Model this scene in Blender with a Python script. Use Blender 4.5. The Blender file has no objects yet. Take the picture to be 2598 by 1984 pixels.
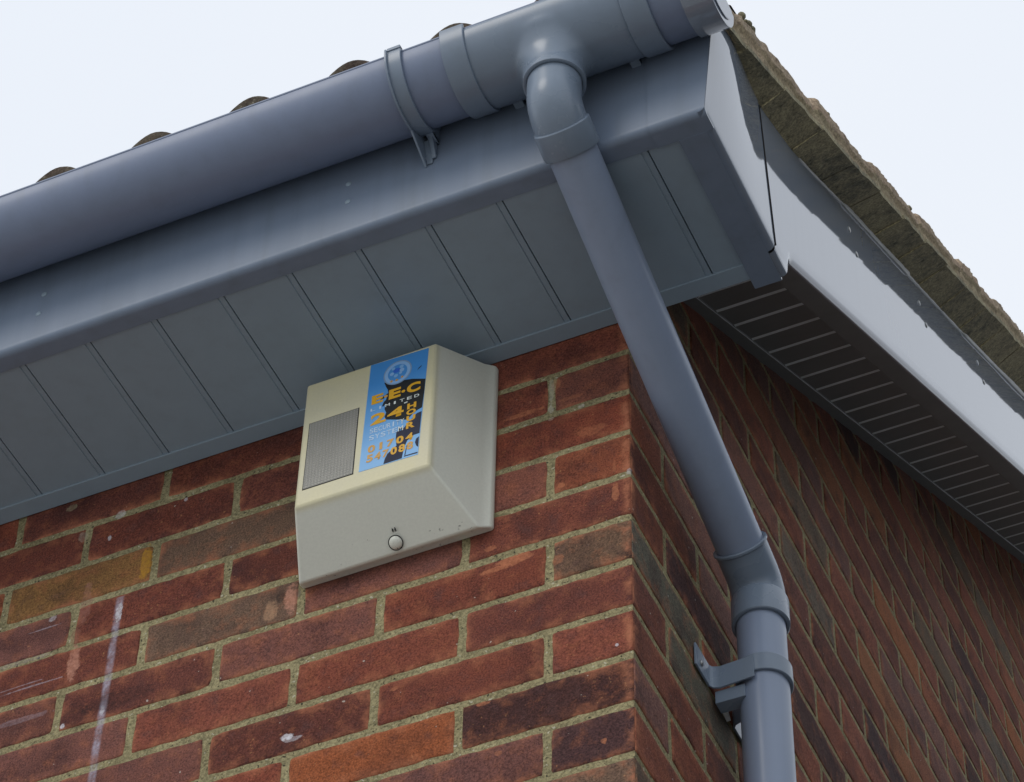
import bpy, bmesh, math, random
from mathutils import Vector, Matrix, noise

random.seed(7)
sc = bpy.context.scene
COL = sc.collection

# ------------------------------------------------------------------ camera
cam_d = bpy.data.cameras.new("camera")
cam = bpy.data.objects.new("camera", cam_d)
COL.objects.link(cam)
R0 = (0.91153389, 0.41084271, 0.01772666)
R1 = (-0.29525981, 0.68387789, -0.66718264)
R2 = (-0.28622999, 0.60292562, 0.74468321)
M = Matrix(((R0[0], -R1[0], -R2[0], 0.96759),
            (R0[1], -R1[1], -R2[1], -2.380734),
            (R0[2], -R1[2], -R2[2], -2.27089),
            (0, 0, 0, 1)))
cam.matrix_world = M
cam_d.sensor_width = 36.0
cam_d.lens = 7831.86 / 2598 * 36.0
cam_d.clip_start = 0.05
cam_d.clip_end = 500
sc.camera = cam

# ------------------------------------------------------------------ sky and sun
SUN_EL, SUN_AZ = 37.0, 202.0      # azimuth: compass style, measured from +Y towards +X
world = bpy.data.worlds.new("World")
sc.world = world
world.use_nodes = True
wn = world.node_tree
wn.nodes.clear()
def W(t, **k):
    n = wn.nodes.new(t)
    for a, b in k.items():
        setattr(n, a, b)
    return n
w_out = W("ShaderNodeOutputWorld")
w_bg = W("ShaderNodeBackground")
w_sky = W("ShaderNodeTexSky", sky_type='NISHITA', sun_disc=False)
w_sky.sun_elevation = math.radians(SUN_EL)
w_sky.sun_rotation = math.radians(SUN_AZ)
w_sky.air_density = 1.0
w_sky.dust_density = 4.0
w_mix = W("ShaderNodeMixRGB", blend_type='MIX')
w_tc = W("ShaderNodeTexCoord")
w_noise = W("ShaderNodeTexNoise")
w_noise.inputs["Scale"].default_value = 2.2
w_noise.inputs["Detail"].default_value = 4
w_ramp = W("ShaderNodeValToRGB")
w_ramp.color_ramp.elements[0].position = 0.3
w_ramp.color_ramp.elements[1].position = 0.75
w_ramp.color_ramp.elements[0].color = (7.9, 8.4, 9.2, 1)
w_ramp.color_ramp.elements[1].color = (8.4, 8.8, 9.4, 1)
wn.links.new(w_tc.outputs["Generated"], w_noise.inputs["Vector"])
wn.links.new(w_noise.outputs["Fac"], w_ramp.inputs["Fac"])
w_mix.inputs["Fac"].default_value = 0.93          # thick, bright cloud cover over the blue
wn.links.new(w_sky.outputs["Color"], w_mix.inputs["Color1"])
wn.links.new(w_ramp.outputs["Color"], w_mix.inputs["Color2"])
wn.links.new(w_mix.outputs["Color"], w_bg.inputs["Color"])
w_bg.inputs["Strength"].default_value = 0.11
wn.links.new(w_bg.outputs["Background"], w_out.inputs["Surface"])

sun_d = bpy.data.lights.new("sun", 'SUN')
sun_d.energy = 0.75
sun_d.angle = math.radians(25)
sun_d.color = (1.0, 0.95, 0.88)
sun = bpy.data.objects.new("sun", sun_d)
COL.objects.link(sun)
az, el = math.radians(SUN_AZ), math.radians(SUN_EL)
sdir = Vector((math.sin(az) * math.cos(el), math.cos(az) * math.cos(el), math.sin(el)))
sun.rotation_euler = sdir.to_track_quat('Z', 'Y').to_euler()
sun.location = (0, -8, 8)

sc.view_settings.view_transform = 'Standard'
sc.view_settings.look = 'None'
sc.view_settings.exposure = 0.0
sc.view_settings.gamma = 1.0
sc.view_settings.use_curve_mapping = False

# ------------------------------------------------------------------ helpers
def tag(o, label=None, cat=None, group=None, kind=None):
    if label: o["label"] = label
    if cat: o["category"] = cat
    if group: o["group"] = group
    if kind: o["kind"] = kind
    return o

def empty(name, loc=(0, 0, 0)):
    o = bpy.data.objects.new(name, None)
    o.location = loc
    o.empty_display_size = 0.1
    COL.objects.link(o)
    return o

def mesh_obj(name, verts, faces, mats, parent=None, smooth=False, fmat=None, cols=None):
    me = bpy.data.meshes.new(name)
    me.from_pydata([tuple(v) for v in verts], [], faces)
    me.update()
    for m in (mats if isinstance(mats, (list, tuple)) else [mats]):
        me.materials.append(m)
    if fmat:
        me.polygons.foreach_set("material_index", fmat)
    if smooth:
        me.polygons.foreach_set("use_smooth", [True] * len(me.polygons))
    if cols:
        a = me.color_attributes.new("tone", 'FLOAT_COLOR', 'POINT')
        flat = [c for v in cols for c in v]
        a.data.foreach_set("color", flat)
    o = bpy.data.objects.new(name, me)
    COL.objects.link(o)
    if parent is not None:
        o.parent = parent
        o.matrix_parent_inverse = Matrix.Translation(parent.location).inverted() if parent.type == 'EMPTY' else Matrix.Identity(4)
    return o

class MB:
    """collects shapes that make up one mesh"""
    def __init__(s):
        s.v, s.f = [], []
    def add(s, v, f):
        n = len(s.v)
        s.v += [Vector(p) for p in v]
        s.f += [tuple(i + n for i in q) for q in f]
    def box(s, a, b):
        x0, y0, z0 = a; x1, y1, z1 = b
        s.add([(x0,y0,z0),(x1,y0,z0),(x1,y1,z0),(x0,y1,z0),(x0,y0,z1),(x1,y0,z1),(x1,y1,z1),(x0,y1,z1)],
              [(0,3,2,1),(4,5,6,7),(0,1,5,4),(1,2,6,5),(2,3,7,6),(3,0,4,7)])
    def prism(s, poly, d0, d1, axis):
        """poly: 2D points; axis: extruded axis"""
        n = len(poly)
        def P(p, d):
            return {0: (d, p[0], p[1]), 1: (p[0], d, p[1]), 2: (p[0], p[1], d)}[axis]
        v = [P(p, d0) for p in poly] + [P(p, d1) for p in poly]
        f = [tuple(range(n))[::-1], tuple(range(n, 2 * n))]
        f += [(i, (i + 1) % n, (i + 1) % n + n, i + n) for i in range(n)]
        s.add(v, f)
    def loft(s, rings, closed=True, cap=False):
        n = len(rings[0]); v = [p for r in rings for p in r]; f = []
        for k in range(len(rings) - 1):
            for i in range(n if closed else n - 1):
                j = (i + 1) % n
                f.append((k * n + i, k * n + j, (k + 1) * n + j, (k + 1) * n + i))
        if cap:
            f.append(tuple(range(n))[::-1]); f.append(tuple(range((len(rings) - 1) * n, len(rings) * n)))
        s.add(v, f)
    def revolve(s, origin, axis, prof, seg=48, a0=0.0, a1=2 * math.pi, ref=None, closed=True):
        """prof: (distance along axis, radius)"""
        axis = Vector(axis).normalized(); o = Vector(origin)
        u = Vector(ref) if ref else axis.orthogonal()
        u = (u - axis * u.dot(axis)).normalized(); w = axis.cross(u)
        full = abs((a1 - a0) - 2 * math.pi) < 1e-6
        m = seg if full else seg + 1
        rings = []
        for d, r in prof:
            rings.append([o + axis * d + (u * math.cos(a0 + (a1 - a0) * i / seg) + w * math.sin(a0 + (a1 - a0) * i / seg)) * r for i in range(m)])
        s.loft(rings, closed=full)
    def sphere(s, c, r, sc_=(1, 1, 1), seg=20, rings=10):
        c = Vector(c); R = []
        for k in range(rings + 1):
            t = -math.pi / 2 + math.pi * k / rings
            R.append([c + Vector((math.cos(t) * math.cos(2*math.pi*i/seg) * r * sc_[0], math.cos(t) * math.sin(2*math.pi*i/seg) * r * sc_[1], math.sin(t) * r * sc_[2])) for i in range(seg)])
        s.loft(R)
    def build(s, name, mat, parent=None, smooth=False, fix=True, bevel=None, autos=None):
        o = mesh_obj(name, s.v, s.f, mat, parent, smooth)
        if fix:
            bm = bmesh.new(); bm.from_mesh(o.data)
            bmesh.ops.remove_doubles(bm, verts=bm.verts, dist=1e-6)
            bmesh.ops.recalc_face_normals(bm, faces=bm.faces)
            bm.to_mesh(o.data); bm.free()
            if smooth:
                o.data.polygons.foreach_set("use_smooth", [True] * len(o.data.polygons))
        if bevel:
            m = o.modifiers.new("bevel", 'BEVEL'); m.width = bevel; m.segments = 3; m.limit_method = 'ANGLE'; m.angle_limit = math.radians(28)
            m.harden_normals = False
            o.data.polygons.foreach_set("use_smooth", [True] * len(o.data.polygons))
            w = o.modifiers.new("wn", 'WEIGHTED_NORMAL'); w.keep_sharp = True
        if autos:
            sharp_by_angle(o, autos)
        return o

def sharp_by_angle(o, deg):
    bm = bmesh.new(); bm.from_mesh(o.data)
    for f in bm.faces: f.smooth = True
    for e in bm.edges:
        if len(e.link_faces) == 2 and e.calc_face_angle(0) > math.radians(deg):
            e.smooth = False
    bm.to_mesh(o.data); bm.free()

# ------------------------------------------------------------------ materials
def newmat(name):
    m = bpy.data.materials.new(name); m.use_nodes = True
    nt = m.node_tree; nt.nodes.clear()
    out = nt.nodes.new("ShaderNodeOutputMaterial"); b = nt.nodes.new("ShaderNodeBsdfPrincipled")
    nt.links.new(b.outputs[0], out.inputs[0])
    return m, nt, b
def N(nt, t, **k):
    n = nt.nodes.new(t)
    for a, v in k.items():
        if a.startswith("i_"):
            n.inputs[a[2:].replace("_", " ")].default_value = v
        else:
            setattr(n, a, v)
    return n
def noise_n(nt, vec, scale, detail=3, rough=0.55):
    n = N(nt, "ShaderNodeTexNoise"); n.inputs["Scale"].default_value = scale
    n.inputs["Detail"].default_value = detail; n.inputs["Roughness"].default_value = rough
    nt.links.new(vec, n.inputs["Vector"]); return n
def ramp(nt, fac, p0, p1, c0=(0,0,0,1), c1=(1,1,1,1)):
    if p0 > p1: p0, p1, c0, c1 = p1, p0, c1, c0
    r = N(nt, "ShaderNodeValToRGB"); e = r.color_ramp.elements
    e[0].position, e[1].position = p0, p1; e[0].color, e[1].color = c0, c1
    nt.links.new(fac, r.inputs["Fac"]); return r
def mix(nt, fac, a, b, mode='MIX'):
    m = N(nt, "ShaderNodeMixRGB", blend_type=mode)
    for key, v in (("Fac", fac), ("Color1", a), ("Color2", b)):
        if hasattr(v, "is_linked") or hasattr(v, "links"): nt.links.new(v, m.inputs[key])
        else: m.inputs[key].default_value = v
    return m.outputs["Color"]
def math_n(nt, op, a, b=None, c=None, clamp=False):
    m = N(nt, "ShaderNodeMath", operation=op); m.use_clamp = clamp
    for i, v in enumerate((a, b, c)):
        if v is None: continue
        if hasattr(v, "links"): nt.links.new(v, m.inputs[i])
        else: m.inputs[i].default_value = v
    return m.outputs[0]
def bump(nt, b, height, strength, dist):
    n = N(nt, "ShaderNodeBump"); n.inputs["Strength"].default_value = strength; n.inputs["Distance"].default_value = dist
    nt.links.new(height, n.inputs["Height"]); nt.links.new(n.outputs[0], b.inputs["Normal"]); return n

def plastic(name, col, rough=0.3, dirt=0.12, spec=0.5, dirtcol=(0.10, 0.11, 0.10, 1), streak=None):
    m, nt, b = newmat(name)
    tc = N(nt, "ShaderNodeTexCoord"); v = tc.outputs["Object"]
    n1 = noise_n(nt, v, 5, 5); n2 = noise_n(nt, v, 60, 4, 0.7)
    f1 = ramp(nt, n1.outputs["Fac"], 0.45, 0.8).outputs["Color"]
    f2 = ramp(nt, n2.outputs["Fac"], 0.62, 0.72).outputs["Color"]
    c = mix(nt, math_n(nt, 'MULTIPLY', f1, dirt), (*col, 1), dirtcol)
    c = mix(nt, math_n(nt, 'MULTIPLY', f2, dirt * 0.6), c, (col[0]*1.5, col[1]*1.45, col[2]*1.35, 1))
    mp = N(nt, "ShaderNodeMapping"); mp.inputs["Scale"].default_value = (38, 38, 2.2); nt.links.new(v, mp.inputs[0])
    n4 = noise_n(nt, mp.outputs[0], 1.0, 4, 0.6)
    c = mix(nt, math_n(nt, 'MULTIPLY', ramp(nt, n4.outputs["Fac"], 0.50, 0.80).outputs["Color"], min(.32, dirt * 2.2)), c, (col[0]*.45+.03, col[1]*.45+.03, col[2]*.38+.02, 1))
    c = mix(nt, math_n(nt, 'MULTIPLY', ramp(nt, n4.outputs["Fac"], 0.45, 0.20).outputs["Color"], min(.22, dirt * 1.6)), c, (col[0]*1.4, col[1]*1.35, col[2]*1.25, 1))
    nt.links.new(c, b.inputs["Base Color"])
    n3 = noise_n(nt, v, 14, 4)
    r = math_n(nt, 'MULTIPLY_ADD', n3.outputs["Fac"], rough * 0.5, rough * 0.75)
    nt.links.new(r, b.inputs["Roughness"])
    b.inputs["Specular IOR Level"].default_value = spec
    nb = noise_n(nt, v, 9, 2); bump(nt, b, nb.outputs["Fac"], 0.25 if rough > 0.15 else 0.05, 0.002)
    return m

M_PVC = plastic("grey_pvc", (0.262, 0.335, 0.405), 0.42, 0.07, 0.35)
M_GUTTER = plastic("grey_gutter_pvc", (0.185, 0.228, 0.330), 0.38, 0.10, 0.4)
M_PIPE = plastic("grey_pipe_pvc", (0.245, 0.300, 0.410), 0.33, 0.08, 0.5)
M_FITTING = plastic("grey_fitting_pvc", (0.190, 0.240, 0.310), 0.28, 0.08, 0.45)
M_BARGE = plastic("grey_barge_pvc", (0.215, 0.255, 0.320), 0.035, 0.04, 1.0)
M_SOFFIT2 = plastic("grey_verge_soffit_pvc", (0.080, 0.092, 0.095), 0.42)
M_DARK = plastic("dark_gap", (0.01, 0.01, 0.012), 0.8)
M_METAL = plastic("zinc_screw", (0.35, 0.36, 0.36), 0.35); M_METAL.node_tree.nodes["Principled BSDF"].inputs["Metallic"].default_value = 0.8

def stain_layers(nt, v, c):
    """wear that belongs to the front wall: white drips, pale spalls. v = object coordinates"""
    sep = N(nt, "ShaderNodeSeparateXYZ"); nt.links.new(v, sep.inputs[0])
    X, Y, Z = sep.outputs
    front = math_n(nt, 'LESS_THAN', Y, 0.0045)
    # long white drip
    nd3s = noise_n(nt, v, 170, 3, 0.7)
    nd = noise_n(nt, v, 45, 4); nd2 = noise_n(nt, v, 10, 3)
    xx = math_n(nt, 'ADD', X, math_n(nt, 'MULTIPLY_ADD', nd2.outputs["Fac"], 0.006, 0.7125))
    d = math_n(nt, 'ABSOLUTE', xx)
    wdt = math_n(nt, 'SUBTRACT', 1.0, math_n(nt, 'DIVIDE', d, 0.0068), clamp=True)
    zt = math_n(nt, 'LESS_THAN', Z, 0.516)
    op = ramp(nt, nd.outputs["Fac"], 0.30, 0.62).outputs["Color"]
    f = math_n(nt, 'MULTIPLY', math_n(nt, 'MULTIPLY', ramp(nt, wdt, 0.0, 0.55).outputs["Color"], zt), math_n(nt, 'MULTIPLY', math_n(nt, 'MULTIPLY_ADD', op, 0.55, 0.10), ramp(nt, nd3s.outputs["Fac"], 0.30, 0.60, (.35,.35,.35,1)).outputs["Color"]))
    c = mix(nt, math_n(nt, 'MULTIPLY', f, front), c, (0.50, 0.50, 0.62, 1))
    # bright blobs along the drip and elsewhere: (x, z, rx, rz, strength)
    nd3 = noise_n(nt, v, 130, 4, 0.75)
    wob = math_n(nt, 'ADD', math_n(nt, 'MULTIPLY_ADD', nd.outputs["Fac"], 2.2, -1.1), math_n(nt, 'MULTIPLY_ADD', nd3.outputs["Fac"], 2.6, -1.3))
    grain = ramp(nt, nd3s.outputs["Fac"], 0.30, 0.62, (.25,.25,.25,1)).outputs["Color"]
    OR_, PK_, WH_ = (.52, .20, .10, 1), (.55, .27, .19, 1), (.72, .72, .76, 1)
    for (bx, bz, rx, rz, s, col) in [
            (-.714, .488, .005, .020, .8, WH_), (-.716, .318, .004, .010, .5, WH_), (-.446, .180, .009, .006, .85, WH_), (-.438, .174, .012, .004, .4, WH_),
            (-.772, .311, .005, .005, .85, WH_), (-.736, .677, .008, .007, .5, WH_), (-.747, .637, .003, .006, .75, WH_), (-.816, .515, .007, .006, .5, WH_),
            (-.790, .655, .007, .010, .45, (.45, .38, .30, 1)), (-.816, .722, .008, .007, .5, (.42, .38, .24, 1)), (-.636, .665, .003, .004, .7, WH_),
            (-.152, .362, .028, .009, .75, OR_), (-.176, .354, .026, .005, .7, OR_), (-.096, .339, .008, .009, .45, OR_), (-.186, .393, .009, .005, .5, OR_),
            (-.306, .206, .007, .004, .5, OR_), (-.188, .141, .009, .004, .65, OR_), (-.038, .031, .004, .005, .7, OR_), (-.167, .057, .005, .004, .5, OR_), (-.021, .171, .003, .003, .85, WH_),
            (-.021, .425, .005, .018, .65, OR_), (-.022, .470, .0025, .012, .4, OR_), (-.054, .548, .022, .009, .45, OR_), (-.144, .618, .030, .005, .6, OR_),
            (-.101, .655, .006, .013, .5, OR_), (-.108, .645, .004, .026, .45, (.55, .55, .46, 1)), (-.108, .612, .004, .007, .7, (.6, .58, .5, 1)), (-.066, .600, .005, .004, .7, (.62, .58, .5, 1)),
            (-.108, .593, .005, .004, .7, (.6, .45, .35, 1)), (-.092, .466, .006, .005, .6, OR_), (-.002, .454, .005, .005, .5, WH_), (-.080, .621, .018, .004, .3, OR_),
            (-.459, .413, .011, .028, .8, PK_), (-.488, .405, .011, .018, .6, (.50, .30, .18, 1)), (-.475, .424, .006, .012, .8, (.05, .035, .03, 1)), (-.450, .420, .004, .008, .6, (.12, .10, .10, 1)),
            (-.771, .418, .010, .036, .8, PK_), (-.768, .520, .009, .042, .40, (.42, .20, .16, 1)), (-.775, .470, .008, .020, .45, (.30, .15, .10, 1)),
            (-.683, .567, .009, .036, .8, (.50, .26, .03, 1)), (-.695, .330, .055, .016, .55, (.03, .018, .02, 1)), (-.755, .328, .020, .024, .5, (.03, .018, .02, 1)),
            (-.725, .100, .024, .006, .0, WH_), (-.830, .400, .050, .0016, .5, (.5, .46, .52, 1)), (-.850, .407, .040, .0012, .4, (.5, .46, .52, 1)),
            (-.825, .500, .028, .0014, .5, (.5, .46, .52, 1)), (-.84, .345, .050, .005, .25, (.45, .40, .46, 1)), (-.85, .452, .06, .004, .22, (.45, .40, .46, 1))]:
        if s <= 0: continue
        dx = math_n(nt, 'DIVIDE', math_n(nt, 'SUBTRACT', X, bx), rx)
        dz = math_n(nt, 'DIVIDE', math_n(nt, 'SUBTRACT', Z, bz), rz)
        r2 = math_n(nt, 'ADD', math_n(nt, 'MULTIPLY', dx, dx), math_n(nt, 'MULTIPLY', dz, dz))
        e = math_n(nt, 'ADD', r2, wob)
        k = ramp(nt, e, 0.55, 1.0, (1,1,1,1), (0,0,0,1)).outputs["Color"]
        k = math_n(nt, 'MULTIPLY', k, grain)
        near = math_n(nt, 'LESS_THAN', r2, 2.0)
        c = mix(nt, math_n(nt, 'MULTIPLY', math_n(nt, 'MULTIPLY', k, near), math_n(nt, 'MULTIPLY', front, s)), c, col)
    return c

def make_brick():
    m, nt, b = newmat("brick")
    tc = N(nt, "ShaderNodeTexCoord"); v = tc.outputs["Object"]
    at = N(nt, "ShaderNodeAttribute", attribute_name="tone")
    base = at.outputs["Color"]; rnd = at.outputs["Alpha"]
    # per brick shifted noise so that no pattern runs over the joints
    comb = N(nt, "ShaderNodeCombineXYZ"); nt.links.new(math_n(nt, 'MULTIPLY', rnd, 37.0), comb.inputs[0]); nt.links.new(math_n(nt, 'MULTIPLY', rnd, 91.0), comb.inputs[1])
    va = N(nt, "ShaderNodeVectorMath", operation='ADD'); nt.links.new(v, va.inputs[0]); nt.links.new(comb.outputs[0], va.inputs[1])
    pv = va.outputs[0]
    nbig = noise_n(nt, pv, 11, 3, 0.6); nmed = noise_n(nt, pv, 40, 5, 0.65); nfin = noise_n(nt, pv, 420, 3, 0.7); nsp = noise_n(nt, pv, 190, 2, 0.5)
    dark = ramp(nt, nbig.outputs["Fac"], 0.50, 0.72).outputs["Color"]
    c = mix(nt, math_n(nt, 'MULTIPLY', dark, 0.62), base, (0.045, 0.022, 0.024, 1))
    pale = ramp(nt, nbig.outputs["Fac"], 0.42, 0.25).outputs["Color"]
    c = mix(nt, math_n(nt, 'MULTIPLY', ramp(nt, nmed.outputs["Fac"], 0.52, 0.72).outputs["Color"], 0.38), c, (0.36, 0.13, 0.065, 1))
    c = mix(nt, math_n(nt, 'MULTIPLY', ramp(nt, nmed.outputs["Fac"], 0.46, 0.28).outputs["Color"], 0.45), c, (0.10, 0.055, 0.055, 1))
    c = mix(nt, 1.0, c, ramp(nt, nfin.outputs["Fac"], 0.30, 0.72, (0.42,0.42,0.42,1), (1.62,1.58,1.50,1)).outputs["Color"], 'MULTIPLY')
    sp = ramp(nt, nsp.outputs["Fac"], 0.70, 0.76).outputs["Color"]
    c = mix(nt, math_n(nt, 'MULTIPLY', sp, 0.45), c, (0.52, 0.26, 0.12, 1))
    wh = noise_n(nt, v, 130, 1, 0.4)
    c = mix(nt, math_n(nt, 'MULTIPLY', ramp(nt, wh.outputs["Fac"], 0.775, 0.80).outputs["Color"], 0.6), c, (0.6, 0.58, 0.52, 1))
    # worn paler arrises: brick edges (alpha-free second attribute)
    ed = N(nt, "ShaderNodeAttribute", attribute_name="edge")
    c = mix(nt, math_n(nt, 'MULTIPLY', ed.outputs["Fac"], math_n(nt, 'MULTIPLY', ramp(nt, nmed.outputs["Fac"], 0.42, 0.62).outputs["Color"], 0.65)), c, (0.50, 0.20, 0.11, 1))
    c = stain_layers(nt, v, c)
    nt.links.new(c, b.inputs["Base Color"])
    b.inputs["Roughness"].default_value = 0.85
    b.inputs["Specular IOR Level"].default_value = 0.12
    h = math_n(nt, 'ADD', math_n(nt, 'MULTIPLY', nmed.outputs["Fac"], 1.0), math_n(nt, 'MULTIPLY', nfin.outputs["Fac"], 0.35))
    bump(nt, b, h, 1.0, 0.0026)
    return m

def make_mortar():
    m, nt, b = newmat("mortar")
    tc = N(nt, "ShaderNodeTexCoord"); v = tc.outputs["Object"]
    n1 = noise_n(nt, v, 14, 4); n2 = noise_n(nt, v, 330, 3, 0.75); n3 = noise_n(nt, v, 210, 1, 0.4)
    c = mix(nt, ramp(nt, n1.outputs["Fac"], 0.3, 0.7).outputs["Color"], (0.232, 0.204, 0.116, 1), (0.345, 0.308, 0.182, 1))
    c = mix(nt, 1.0, c, ramp(nt, n2.outputs["Fac"], 0.32, 0.70, (0.45,0.45,0.43,1), (1.60,1.57,1.48,1)).outputs["Color"], 'MULTIPLY')
    c = mix(nt, math_n(nt, 'MULTIPLY', ramp(nt, n3.outputs["Fac"], 0.70, 0.735).outputs["Color"], 0.85), c, (0.03, 0.028, 0.022, 1))
    c = mix(nt, math_n(nt, 'MULTIPLY', ramp(nt, n3.outputs["Fac"], 0.30, 0.26).outputs["Color"], 0.5), c, (0.7, 0.68, 0.55, 1))
    c = stain_layers(nt, v, c)
    nt.links.new(c, b.inputs["Base Color"]); b.inputs["Roughness"].default_value = 0.95
    b.inputs["Specular IOR Level"].default_value = 0.2
    h = math_n(nt, 'ADD', n2.outputs["Fac"], math_n(nt, 'MULTIPLY', n1.outputs["Fac"], 1.5))
    bump(nt, b, h, 1.0, 0.002)
    return m

def make_tile(name, c0, c1, c2):
    m, nt, b = newmat(name)
    tc = N(nt, "ShaderNodeTexCoord"); v = tc.outputs["Object"]
    n1 = noise_n(nt, v, 9, 5, 0.65); n2 = noise_n(nt, v, 60, 5, 0.7); n3 = noise_n(nt, v, 260, 3, 0.7)
    c = mix(nt, ramp(nt, n1.outputs["Fac"], 0.35, 0.65).outputs["Color"], (*c0, 1), (*c1, 1))
    c = mix(nt, ramp(nt, n2.outputs["Fac"], 0.42, 0.80).outputs["Color"], c, (*c2, 1))
    c = mix(nt, math_n(nt, 'MULTIPLY', ramp(nt, n2.outputs["Fac"], 0.42, 0.30).outputs["Color"], 0.5), c, (0.035, 0.032, 0.024, 1))
    c = mix(nt, 1.0, c, ramp(nt, n3.outputs["Fac"], 0.3, 0.7, (0.55,0.55,0.55,1), (1.5,1.5,1.45,1)).outputs["Color"], 'MULTIPLY')
    c = mix(nt, math_n(nt, 'MULTIPLY', ramp(nt, n3.outputs["Fac"], 0.66, 0.70).outputs["Color"], 0.6), c, (0.45, 0.42, 0.34, 1))
    nt.links.new(c, b.inputs["Base Color"]); b.inputs["Roughness"].default_value = 0.95
    b.inputs["Specular IOR Level"].default_value = 0.15
    bump(nt, b, math_n(nt, 'ADD', n2.outputs["Fac"], math_n(nt, 'MULTIPLY', n3.outputs["Fac"], 0.5)), 0.6, 0.003)
    return m

M_BRICK, M_MORTAR = make_brick(), make_mortar()
M_TILE = make_tile("concrete_tile", (0.055, 0.042, 0.036), (0.10, 0.075, 0.06), (0.13, 0.12, 0.09))
M_VERGE = make_tile("verge_mortar", (0.34, 0.29, 0.19), (0.40, 0.315, 0.22), (0.21, 0.18, 0.12))
M_UNDER = make_tile("undercloak_slab", (0.35, 0.315, 0.21), (0.16, 0.157, 0.125), (0.45, 0.40, 0.26))
M_POINT = make_tile("pointing", (0.50, 0.44, 0.27), (0.32, 0.29, 0.20), (0.6, 0.53, 0.33))

# ------------------------------------------------------------------ ground
def make_ground():
    m, nt, b = newmat("paving")
    tc = N(nt, "ShaderNodeTexCoord"); v = tc.outputs["Object"]
    br = N(nt, "ShaderNodeTexBrick"); br.inputs["Scale"].default_value = 1.0
    br.inputs["Brick Width"].default_value = 0.6; br.inputs["Row Height"].default_value = 0.6; br.offset = 0.0
    br.inputs["Mortar Size"].default_value = 0.006
    br.inputs["Color1"].default_value = (0.50, 0.49, 0.47, 1); br.inputs["Color2"].default_value = (0.43, 0.425, 0.41, 1); br.inputs["Mortar"].default_value = (0.12, 0.12, 0.11, 1)
    nt.links.new(v, br.inputs["Vector"])
    n = noise_n(nt, v, 3, 6, 0.7)
    c = mix(nt, 1.0, br.outputs["Color"], ramp(nt, n.outputs["Fac"], 0.3, 0.7, (0.8,0.8,0.8,1), (1.15,1.15,1.12,1)).outputs["Color"], 'MULTIPLY')
    nt.links.new(c, b.inputs["Base Color"]); b.inputs["Roughness"].default_value = 0.9
    bump(nt, b, n.outputs["Fac"], 0.4, 0.01)
    return m
GZ = -3.9
g = mesh_obj("ground", [(-90,-90,GZ),(90,-90,GZ),(90,90,GZ),(-90,90,GZ)], [(0,1,2,3)], make_ground())
tag(g, kind="structure")

# ------------------------------------------------------------------ the house
HX, HY = -6.2, 7.8                       # the house runs from x = HX to 0 and from y = 0 to HY
SL = 0.655                               # slope of roof (dz/dy)
WB = 0.859                               # z of gable soffit at y = 0
house = empty("brick_house", (0, 0, GZ))
tag(house, "red brick house corner with grey plastic eaves trim and an old concrete tiled roof", "house")

PAL = {'R': (.215, .064, .042), 'B': (.265, .084, .048), 'D': (.145, .048, .036), 'O': (.28, .092, .042), 'P': (.180, .074, .060),
       'G': (.140, .092, .068), 'K': (.068, .032, .031), 'Y': (.26, .14, .055), 'S': (.105, .088, .072)}
FRONT = {9: "RRDDRD", 8: "PRDDDR", 7: "RRGYOD", 6: "BPDDPP", 5: "RPGDPP", 4: "GRPDPP", 3: "DRRPDP", 2: "RRDPPD",
         1: "KORPRD", 0: "KPRDPR", -1: "GRDPRD", -2: "RDPRGD"}
GABLE = {9: "PDRD", 8: "PPDR", 7: "RPDK", 6: "DPRD", 5: "DKRR", 4: "SRKR", 3: "DSDR", 2: "RDRD", 1: "PRDR", 0: "RKRD", -1: "GPDR"}

def brick_tone(ch, is_gable=False):
    c = PAL[ch]
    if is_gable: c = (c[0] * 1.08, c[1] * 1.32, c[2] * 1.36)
    j = random.uniform(0.86, 1.14); h = random.uniform(-0.08, 0.08)
    return (c[0] * j * (1 + h), c[1] * j, c[2] * j * (1 - h), random.random())

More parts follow.
